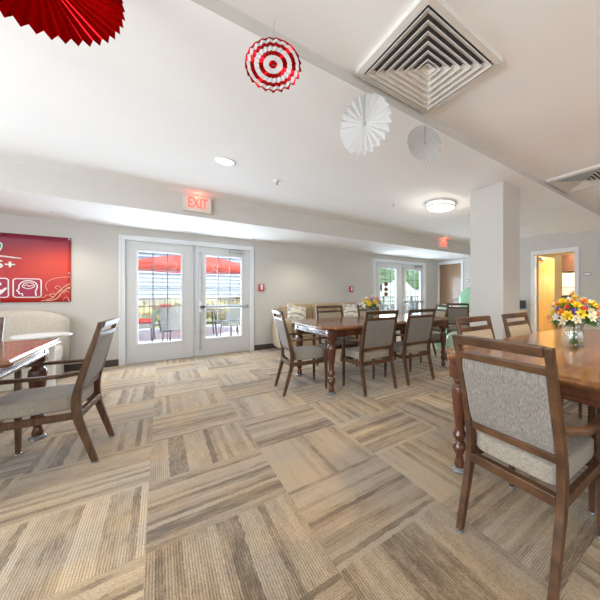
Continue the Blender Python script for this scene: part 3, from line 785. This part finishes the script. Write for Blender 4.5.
# ================================================================ WALL ITEMS
# banner
bn = thing('banner', 'red vinyl banner printed with white icons and number on the left wall', 'banner', (0, 0, 0))
bm = bmesh.new(); nx = 40; nz = 12; V = []
for j in range(nz+1):
    row = []
    for i in range(nx+1):
        x = -2.62+1.60*i/nx; z = 1.035+.945*j/nz
        row.append(bm.verts.new((x, YW-.014-.006*sin(x*9+z*3)*sin(pi*j/nz), z)))
    V.append(row)
for j in range(nz):
    for i in range(nx): bm.faces.new((V[j][i], V[j][i+1], V[j+1][i+1], V[j+1][i]))
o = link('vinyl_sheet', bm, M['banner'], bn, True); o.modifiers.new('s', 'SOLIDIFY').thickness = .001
PW = mat('white_print', (.85, .83, .8), .5); PG = mat('green_print', (.03, .42, .22), .5); PC = mat('cream_print', (.85, .5, .36), .5); PM = mat('maroon_print', (.36, .01, .06), .5)
YP = YW-.026
def stroke(name, pts, r, m, closed=False):
    """flat printed line on the banner"""
    bm = bmesh.new(); P = [Vector(p) for p in pts]; n = len(P); A = []
    for i in range(n):
        a = P[i-1] if (i or closed) else P[i]; b = P[(i+1) % n] if (i < n-1 or closed) else P[i]
        d = (b-a).normalized(); nn = Vector((-d.y, d.x)); A.append((P[i]+nn*r, P[i]-nn*r))
    vs = [[bm.verts.new((q.x, y, q.y)) for q in pr for y in (YP-.001, YP+.001)] for pr in A]
    for i in range(n if closed else n-1):
        a, b = vs[i], vs[(i+1) % n]
        for j, k_ in ((0, 1), (1, 3), (3, 2), (2, 0)): bm.faces.new((a[j], a[k_], b[k_], b[j]))
    return link(name, bm, m, bn)
def rrect(x0, x1, z0, z1, r, n=5):
    p = []
    for cx, cz, a0 in ((x1-r, z1-r, 0), (x0+r, z1-r, 90), (x0+r, z0+r, 180), (x1-r, z0+r, 270)):
        for i in range(n+1): a = radians(a0+90*i/n); p.append((cx+r*cos(a), cz+r*sin(a)))
    return p
def flat(name, poly, m, dy=0):
    bm = bmesh.new(); a = [bm.verts.new((x, YP-dy, z)) for x, z in poly]; b = [bm.verts.new((x, YP+.001-dy, z)) for x, z in poly]; n = len(a)
    for i in range(n): bm.faces.new((a[i], a[(i+1) % n], b[(i+1) % n], b[i]))
    bm.faces.new(a); bm.faces.new(b[::-1]); return link(name, bm, m, bn)
for x0, x1 in ((-1.545, -1.30), (-1.85, -1.585)):
    flat('icon_panel', rrect(x0, x1, 1.105, 1.362, .03), PM, -.0005); stroke('icon_border', rrect(x0, x1, 1.105, 1.362, .03), .006, PW, True)
def catmull(p, n=6, closed=False):
    out = []; k_ = len(p)
    for i in range(k_ if closed else k_-1):
        g = (lambda q: p[q % k_]) if closed else (lambda q: p[min(max(q, 0), k_-1)])
        a, b, c, d = (Vector(g(i+o)) for o in (-1, 0, 1, 2))
        for s in range(n):
            t = s/n; out.append(.5*((2*b)+(c-a)*t+(2*a-5*b+4*c-d)*t*t+(-a+3*b-3*c+d)*t**3))
    if not closed: out.append(Vector(p[-1]))
    return [tuple(v) for v in out]
hd = [(-1.465, 1.125), (-1.47, 1.155), (-1.495, 1.155), (-1.497, 1.18), (-1.515, 1.195), (-1.498, 1.225), (-1.492, 1.28), (-1.455, 1.325), (-1.40, 1.335), (-1.35, 1.305), (-1.335, 1.25), (-1.35, 1.19), (-1.345, 1.125)]
stroke('head_outline', catmull(hd), .006, PW)
br = [(-1.465, 1.25), (-1.455, 1.29), (-1.415, 1.31), (-1.375, 1.295), (-1.36, 1.255), (-1.385, 1.235), (-1.415, 1.222), (-1.44, 1.232)]
stroke('brain_outline', catmull(br, closed=True), .0045, PW, True)
stroke('brain_fold', catmull([(-1.45, 1.262), (-1.425, 1.278), (-1.41, 1.255), (-1.39, 1.272), (-1.375, 1.258)]), .004, PW)
flat('hand_icon', catmull([(-1.74, 1.17), (-1.70, 1.13), (-1.655, 1.14), (-1.60, 1.22), (-1.612, 1.235), (-1.645, 1.205), (-1.665, 1.215), (-1.70, 1.20)], closed=True), PW)
flat('head_icon', [(-1.665+.024*cos(a*pi/8), 1.285+.024*sin(a*pi/8)) for a in range(16)], PW)
text('number_print', '5+', .15, (-1.615, YP-.001, 1.545), (radians(90), 0, 0), PW, bn, .001, sx=1.15)
stroke('underline', [(-1.80, 1.672), (-1.62, 1.664), (-1.475, 1.642)], .0055, PW)
stroke('underline', [(-1.80, 1.655), (-1.62, 1.652), (-1.475, 1.638)], .003, PW)
lf = [(x_-.045, z_) for x_, z_ in [(-1.64, 1.685), (-1.665, 1.73), (-1.66, 1.80), (-1.635, 1.84), (-1.60, 1.835), (-1.595, 1.79), (-1.615, 1.73)]]
flat('leaf_print', catmull(lf, closed=True), PG); stroke('leaf_outline', catmull(lf, closed=True), .006, PW, True)
sw = [[(-1.30, 1.05), (-1.20, 1.09), (-1.13, 1.20), (-1.06, 1.28), (-1.024, 1.30)], [(-1.25, 1.05), (-1.16, 1.08), (-1.10, 1.18), (-1.05, 1.24), (-1.024, 1.255)],
      [(-1.24, 1.20), (-1.26, 1.27), (-1.23, 1.34), (-1.15, 1.385), (-1.06, 1.40), (-1.024, 1.40)], [(-1.20, 1.16), (-1.22, 1.13), (-1.19, 1.11), (-1.17, 1.14), (-1.19, 1.17)],
      [(-1.29, 1.15), (-1.31, 1.12), (-1.28, 1.10), (-1.255, 1.13), (-1.22, 1.14), (-1.15, 1.16), (-1.10, 1.22)], [(-1.10, 1.06), (-1.07, 1.10), (-1.04, 1.09), (-1.05, 1.06)], [(-1.15, 1.22), (-1.17, 1.25), (-1.14, 1.27), (-1.12, 1.245)], [(-1.09, 1.16), (-1.06, 1.20), (-1.03, 1.17)]]
for i, s_ in enumerate(sw): stroke('swirl_print', catmull(s_), .0045 if i < 2 else .0028, PC)
for z in (1.055, 1.235, 1.46, 1.96):
    for x in ((-1.037,) if z not in (1.055, 1.96) else (-1.037, -1.66, -2.6)):
        bm = bmesh.new(); lathe(bm, [(.004, 0), (.011, 0), (.009, .003), (.004, .002)], 14); bmesh.ops.rotate(bm, verts=bm.verts[:], cent=(0, 0, 0), matrix=Matrix.Rotation(pi/2, 3, 'X'))
        bmesh.ops.translate(bm, verts=bm.verts[:], vec=(x, YP+.001, z)); link('grommet', bm, M['metal'], bn)

def alarm(label, loc, rz):
    t = thing('fire_alarm', label, 'alarm', loc, rz)
    link('body', bx(-.055, .055, -.035, 0, -.075, .075), M['red_alarm'], t, bevel=.008)
    link('strobe', bx(-.02, .02, -.05, -.035, -.045, .045), M['white'], t, bevel=.006)
    bm = bmesh.new(); box(bm, -.032, .032, -.042, -.036, .046, .058); link('white_bar', bm, M['white'], t)
alarm('red fire pull station on the wall right of the near patio doors', (1.615, YW, 1.285), 0)
alarm('red fire pull station on the wall left of the far patio doors', (3.735, YW, 1.27), 0)
alarm('red fire strobe high on the right wall at the frame edge', (XR, 1.875, 2.06), radians(-90))
def plaque(label, loc):
    t = thing('room_sign', label, 'sign', loc, radians(-90)); link('plate', bx(-.07, .07, -.008, 0, -.035, .035), mat('grey_plate', (.3, .31, .32), .4), t, bevel=.002)
    link('insert_strip', bx(-.055, .055, -.01, -.008, -.016, .016), M['white'], t)
plaque('small grey room sign on the wall right of the kitchen doorway', (XR, 2.17, 1.575))
plaque('small grey room sign right of the brown corner door', (XR, 5.26, 1.55))

# hanging ornament on the far door glass
orn = thing('hanging_ornament', 'string of three brown ornaments hanging on the far patio door glass', 'ornament', (4.835, YW-.02, 1.0))
bm = bmesh.new(); tube(bm, [(0, 0, .92), (0, 0, .08)], .002, 5); link('string', bm, M['dark'], orn)
OB = mat('rust_brown_felt', (.16, .05, .02), .8)
for i, z in enumerate((.42, .28, .14)):
    bm = bmesh.new(); lathe(bm, [(0, -.055), (.04, -.045), (.058, -.005), (.045, .035), (.015, .05), (.012, .065), (0, .066)], 14, (0, 0, z)); link('ornament_piece', bm, OB, orn, True)

# ================================================================ KITCHEN THINGS, DESK
fr = thing('refrigerator', 'white refrigerator inside the kitchen doorway with a brown flower magnet', 'refrigerator', (8.68, 2.83, 0))
link('body', bx(-.32, .34, -.37, .36, .03, 1.70), M['fridge'], fr, bevel=.01)
link('freezer_door', bx(-.375, -.325, -.37, .36, 1.315, 1.70), M['fridge'], fr, bevel=.012)
link('door', bx(-.375, -.325, -.37, .36, .08, 1.30), M['fridge'], fr, bevel=.012)
for z0, z1 in ((1.36, 1.6), (.8, 1.24)): link('handle', bx(-.415, -.378, -.34, -.315, z0, z1), M['fridge'], fr, bevel=.006)
mg = thing('flower_magnet', 'brown and orange flower magnet on the refrigerator door', 'magnet', (8.288, 2.90, 1.13))
bm = bmesh.new()
for i in range(5):
    a = 2*pi*i/5+.3; bmesh.ops.create_icosphere(bm, subdivisions=2, radius=.045, matrix=Matrix.Translation((0, .06*cos(a), .06*sin(a))) @ Matrix.Diagonal((.25, 1, 1, 1)))
link('petals', bm, mat('bronze_petals', (.5, .22, .05), .5), mg, True)
bm = bmesh.new(); bmesh.ops.create_icosphere(bm, subdivisions=2, radius=.03, matrix=Matrix.Diagonal((.4, 1, 1, 1))); link('centre', bm, M['cabinet'], mg, True)
cb = thing('wall_cabinet', 'dark brown wall cabinet above the white refrigerator', 'cabinet', (8.74, 2.93, 1.76))
link('body', bx(-.30, .30, -.40, .32, 0, .45), M['cabinet'], cb, bevel=.004)
for y0, y1 in ((-.395, -.045), (-.035, .315)):
    dd = link('door', bx(-.32, -.30, y0, y1, .005, .445), M['cabinet'], cb, bevel=.004); link('door_panel', bx(-.327, -.32, y0+.06, y1-.06, .065, .385), M['cabinet'], dd, bevel=.004)
bc = thing('black_chair', 'black high backed chair just inside the kitchen doorway behind the bouquet', 'chair', (8.0, 2.98, 0), radians(95))
link('seat', cushion(.40, .40, .07, 0, 0, .47, 6), M['black'], bc, True)
link('backrest', cushion(.38, .07, .60, 0, -.19, .82, 5), M['black'], bc, True)
for sx in (-.16, .16):
    for sy in (-.17, .16):
        bm = bmesh.new(); tube(bm, [(sx*1.1, sy*1.1, 0), (sx, sy, .45)], .013, 8); link('leg', bm, M['dark'], bc)

dk = thing('wall_desk', 'small pale desk against the right wall just behind the column', 'desk', (6.69, 3.82, 0))
link('desktop', bx(-.24, .24, -.40, .40, .73, .76), M['desk'], dk, bevel=.004)
for sy in (-.38, .36): link('side_panel', bx(-.22, .22, sy, sy+.02, 0, .73), M['desk'], dk)
mo = thing('monitor', 'dark grey monitor on the small desk behind the column', 'monitor', (6.78, 3.62, .76), radians(-90))
link('screen', bx(-.20, .20, -.015, .015, .04, .235), M['screen'], mo, bevel=.006)
bm = bmesh.new(); box(bm, -.02, .02, -.01, .02, 0, .08); box(bm, -.09, .09, -.06, .07, 0, .01); link('stand', bm, M['dark'], mo)

# ================================================================ BALLOONS
def balloon(label, d, px, py, r, m):
    th = radians(39.71); lat = (px-400)/289*d
    x = d*sin(th)+lat*cos(th); y = d*cos(th)-lat*sin(th); z = 1.15-(py-294)/289*d
    z = max(z, r*1.02)
    t = thing('balloon', label, 'balloon', (round(x, 3), round(y, 3), round(z, 3)), 0, 'green and cream balloons by the column')
    bm = bmesh.new(); lathe(bm, [(0, r)] + [(r*sin(a*pi/14), r*cos(a*pi/14)) for a in range(1, 12)] + [(r*.50, -r*.86), (r*.22, -r*.98), (r*.05, -r*1.0)], 28); link('body', bm, M[m], t, True)
    bm = bmesh.new(); lathe(bm, [(.008, -r*.98), (.014, -r*1.02), (0, -r*1.02)], 10); link('knot', bm, M[m], t)
    t.rotation_euler = (random.uniform(-.2, .2), random.uniform(-.2, .2), 0)
balloon('large mint balloon, topmost of the cluster by the column', 7.2, 471, 300, .31, 'mint')
balloon('pale cream balloon directly beneath the topmost one at the column', 6.95, 475, 318, .18, 'cream_b')
balloon('pale mint balloon left of the grey chair back, second highest', 7.1, 445, 313, .225, 'pale')
balloon('mint balloon low behind the grey chair, beneath the second highest', 7.0, 449, 333, .205, 'mint')
balloon('round pale mint balloon resting on the floor in front of the grey chair', 5.35, 455.5, 341, .18, 'pale')
balloon('mint balloon on the floor behind the angled chair at the table end', 5.9, 442, 341, .15, 'mint')
balloon('cream balloon lowest at the column edge behind the chairs', 6.9, 475, 341, .16, 'cream_b')

# ================================================================ OUTSIDE
struct('ground_patio', bx(-14, 20, YW+.15, 13.0, -.15, -.02), M['concrete'])
struct('ground_lawn', bx(-30, 50, 13.0, 60, -.3, -.06), mat('dry_lawn', (.35, .38, .15), .95))
bd = thing('neighbour_building', 'white clapboard building beyond the patio railing', 'building', (-3.0, 17.0, 0))
bm = bmesh.new()
for i in range(36):
    z = 1.0+i*.18
    sweep(bm, [[(x, -.10, z), (x, .1, z), (x, .1, z+.18), (x, 0, z+.18)] for x in (-12, 7.5)])
link('clapboard_wall', bm, M['siding'], bd)
link('foundation', bx(-12, 7.5, .0, .2, 0, 1.0), mat('tan_masonry', (.6, .5, .32), .9), bd)
link('block', bx(-12, 7.5, .11, 6, 0, 7.6), M['siding'], bd)
# railing
rl = thing('patio_railing', 'black metal picket railing along the edge of the patio', 'railing', (0, 12.2, 0))
bm = bmesh.new()
for x in range(-12, 19): pass
link('top_rail', bx(-13, 19, -.02, .02, .97, 1.01), M['dark'], rl); link('bottom_rail', bx(-13, 19, -.015, .015, .12, .15), M['dark'], rl)
for i in range(17): x = -13+i*2.0; link('post', bx(x-.03, x+.03, -.03, .03, -.02, 1.04), M['dark'], rl)
bm = bmesh.new(); x = -13.0
while x < 19: box(bm, x-.008, x+.008, -.008, .008, .15, .97); x += .13
tag_p = link('pickets', bm, M['dark'], rl); tag_p['kind'] = 'stuff'
# dry shrubs behind the railing
def blob(bm, c, r, n=2, jit=.25):
    g = bmesh.ops.create_icosphere(bm, subdivisions=n, radius=r, matrix=Matrix.Translation(c))
    for v in g['verts']:
        d = v.co-Vector(c); v.co = Vector(c)+d*(1+random.uniform(-jit, jit))
for i, x in enumerate((-6.5, -3.9, -1.3, 1.3, 3.9, 6.5)):
    bm = bmesh.new()
    for k_ in range(7): blob(bm, (-.8+.27*k_, random.uniform(-.3, .3), random.uniform(.25, .8)), random.uniform(.3, .42), 3, .12)
    o = link('shrub', bm, M['hedge']); o.location = (x, 14.2, -.06)
    tag(o, 'dry yellow green shrub behind the patio railing, %s of six' % ('first from left', 'second', 'third', 'fourth', 'fifth', 'last')[i], 'shrub', 'shrubs behind the railing')
# umbrellas
def umbrella(label, x, y, z=1.96, r=1.65):
    t = thing('patio_umbrella', label, 'umbrella', (x, y, -.02), .3)
    bm = bmesh.new(); tube(bm, [(0, 0, 0), (0, 0, z+.36)], .022, 12); link('pole', bm, M['metal'], t)
    bm = bmesh.new(); lathe(bm, [(.25, 0), (.25, .05), (.06, .1), (.04, .3)], 24); link('base', bm, M['dark'], t)
    bm = bmesh.new(); ap = bm.verts.new((0, 0, z+.32)); R = []
    n = 8
    for q, zz in ((.5, z+.24), (1, z)):
        ring = []
        for i in range(n*4):
            a = 2*pi*i/(n*4); sag = 1-.045*(1-abs(((i % 4)-2)/2)) if False else (1 if i % 4 == 0 else (.965 if i % 4 == 2 else .975))
            ring.append(bm.verts.new((r*q*sag*cos(a), r*q*sag*sin(a), zz)))
        R.append(ring)
    for i in range(n*4):
        j = (i+1) % (n*4); bm.faces.new((ap, R[0][i], R[0][j])); bm.faces.new((R[0][i], R[1][i], R[1][j], R[0][j]))
    val = [bm.verts.new((v.co.x, v.co.y, v.co.z-.10)) for v in R[1]]
    for i in range(n*4): j = (i+1) % (n*4); bm.faces.new((R[1][i], val[i], val[j], R[1][j]))
    link('canopy', bm, M['umb'], t)
    for i in range(n):
        a = 2*pi*i/n; bm = bmesh.new(); tube(bm, [(0, 0, z+.36), (r*.5*cos(a), r*.5*sin(a), z+.22), (r*cos(a), r*sin(a), z-.02)], .009, 6); tube(bm, [(.02*cos(a), .02*sin(a), z-.1), (r*.5*cos(a), r*.5*sin(a), z+.21)], .008, 6); link('rib', bm, M['white'], t)
    return t
umbrella('open red patio umbrella seen through both near patio door panes', .80, 10.45)
# patio tables
def patio_table(label, x, y):
    t = thing('patio_table', label, 'table', (x, y, -.02), 0, 'patio tables')
    bm = bmesh.new(); lathe(bm, [(0, .70), (.56, .70), (.58, .715), (.56, .73), (0, .73)], 40); link('tabletop', bm, M['wicker'], t)
    for i in range(4):
        a = pi/4+i*pi/2; bm = bmesh.new(); tube(bm, [(.42*cos(a), .42*sin(a), 0), (.36*cos(a), .36*sin(a), .70)], .018, 8); link('leg', bm, M['dark'], t)
    return t
patio_table('round patio table below the red umbrella', .9, 9.6)
pt2 = patio_table('round patio table outside the far patio doors', 7.6, 9.4)
def patio_chair(label, x, y, rz, cush=False, first=[None]):
    if first[0] is None:
        t = thing('wicker_chair', label, 'chair', (x, y, -.02), rz, 'wicker patio chairs'); first[0] = t
        bm = bmesh.new(); secs = []
        for i in range(17):
            a = radians(200+140*i/16+0); R_ = .29; top = .86-.20*(abs(i-8)/8)**3
            px, py = R_*cos(a), R_*sin(a)*1.0; ox, oy = px*1.12, py*1.12
            secs.append([(px, py, .34), (ox, oy, .34), (ox*1.12, oy*1.15, top), (px*1.12, py*1.15, top)])
        sweep(bm, secs); link('backrest', bm, M['wicker'], t)
        link('seat', cushion(.54, .5, .12, 0, -.0, .38, 6), M['wicker'], t, True)
        for sx in (-.23, .23):
            for sy in (-.2, .2):
                bm = bmesh.new(); tube(bm, [(sx*1.1, sy*1.1, 0), (sx, sy, .36)], .015, 8); link('leg', bm, M['dark'], t)
        bm = bmesh.new(); tube(bm, [(-.30, -.05, .36), (-.32, -.02, .64), (-.30, .22, .62), (-.25, .22, .36)], .018, 8); tube(bm, [(.30, -.05, .36), (.32, -.02, .64), (.30, .22, .62), (.25, .22, .36)], .018, 8); link('arms', bm, M['wicker'], t)
    else: t = dup(first[0], (x, y, -.02), rz, label)
    if cush:
        c = link('seat_cushion_tmp', cushion(.44, .40, .10, 0, .02, 0, 4), M['redcush'], None, True); c.name = 'red_cushion'
        c.location = (x, y, .475); c.rotation_euler = (0, 0, rz)
        tag(c, 'red seat cushion on the wicker chair %s the patio table' % ('left of' if x < 1 else 'right of'), 'cushion', 'red patio cushions')
    return t
patio_chair('grey wicker patio chair with its back to the near left door pane', .35, 8.75, radians(-20))
patio_chair('grey wicker patio chair with its back to the near right door pane', 1.55, 8.85, radians(25))
patio_chair('grey wicker patio chair at the left end of the patio table', -.35, 9.7, radians(-95), True)
patio_chair('grey wicker patio chair across the patio table near the railing', -.9, 10.9, radians(-160))
patio_chair('grey wicker patio chair at the right side of the patio table', 2.1, 10.0, radians(100), True)
patio_chair('grey wicker patio chair nearest the far patio doors', 7.0, 8.6, radians(-20))
patio_chair('grey wicker patio chair right of the far patio table', 8.6, 9.6, radians(90))
patio_chair('grey wicker patio chair beyond the far patio table', 7.5, 10.4, radians(180))
# potted flowers by railing
pf = thing('potted_flowers', 'pot of orange red flowers near the patio railing', 'potted plant', (.15, 11.6, -.02))
bm = bmesh.new(); lathe(bm, [(.14, 0), (.2, .32), (.22, .34), (.19, .34), (0, .30)], 20); link('pot', bm, M['dark'], pf)
bm = bmesh.new(); [blob(bm, (random.uniform(-.18, .18), random.uniform(-.18, .18), random.uniform(.4, .72)), .11, 2, .25) for _ in range(8)]; link('foliage', bm, M['tree'], pf)
bm = bmesh.new(); [blob(bm, (random.uniform(-.22, .22), random.uniform(-.22, .22), random.uniform(.55, .95)), .075, 2, .3) for _ in range(12)]; link('blossoms', bm, mat('orange_red_blossom', (.85, .12, .04), .7), pf)
# trees and pale building seen through the far doors
for i, (x, y, h) in enumerate(((12, 23, 6.5), (18, 25, 7.5), (24, 24, 6.8), (30.5, 26, 8), (37, 25, 7), (6.2, 27, 7))):
    t = thing('tree', 'leafy green tree far beyond the patio, %s' % ('nearest the white building', 'tallest behind the left far pane', 'between the two far panes', 'behind the right far pane', 'rightmost of the row', 'leftmost of the row')[i], 'tree', (x, y, -.06), 0, 'trees beyond the patio')
    bm = bmesh.new(); tube(bm, [(0, 0, 0), (.1, 0, h*.35), (0, .1, h*.7)], [.22, .17, .08], 10); link('trunk', bm, M['bark'], t)
    bm = bmesh.new()
    for k_ in range(16):
        a = random.random()*2*pi; q = random.uniform(0, 1.7); blob(bm, (q*cos(a), q*sin(a), h*random.uniform(.4, .95)), random.uniform(.8, 1.3), 3, .14)
    link('crown', bm, M['tree'], t)
wb = thing('garden_wall', 'low pale wall beyond the far part of the patio', 'wall', (18, 18, 0))
link('wall_block', bx(-12, 14, 0, .3, -.06, 1.3), mat('pale_render', (.75, .74, .7), .9), wb); link('coping', bx(-12.05, 14.05, -.05, .35, 1.3, 1.38), M['white'], wb)
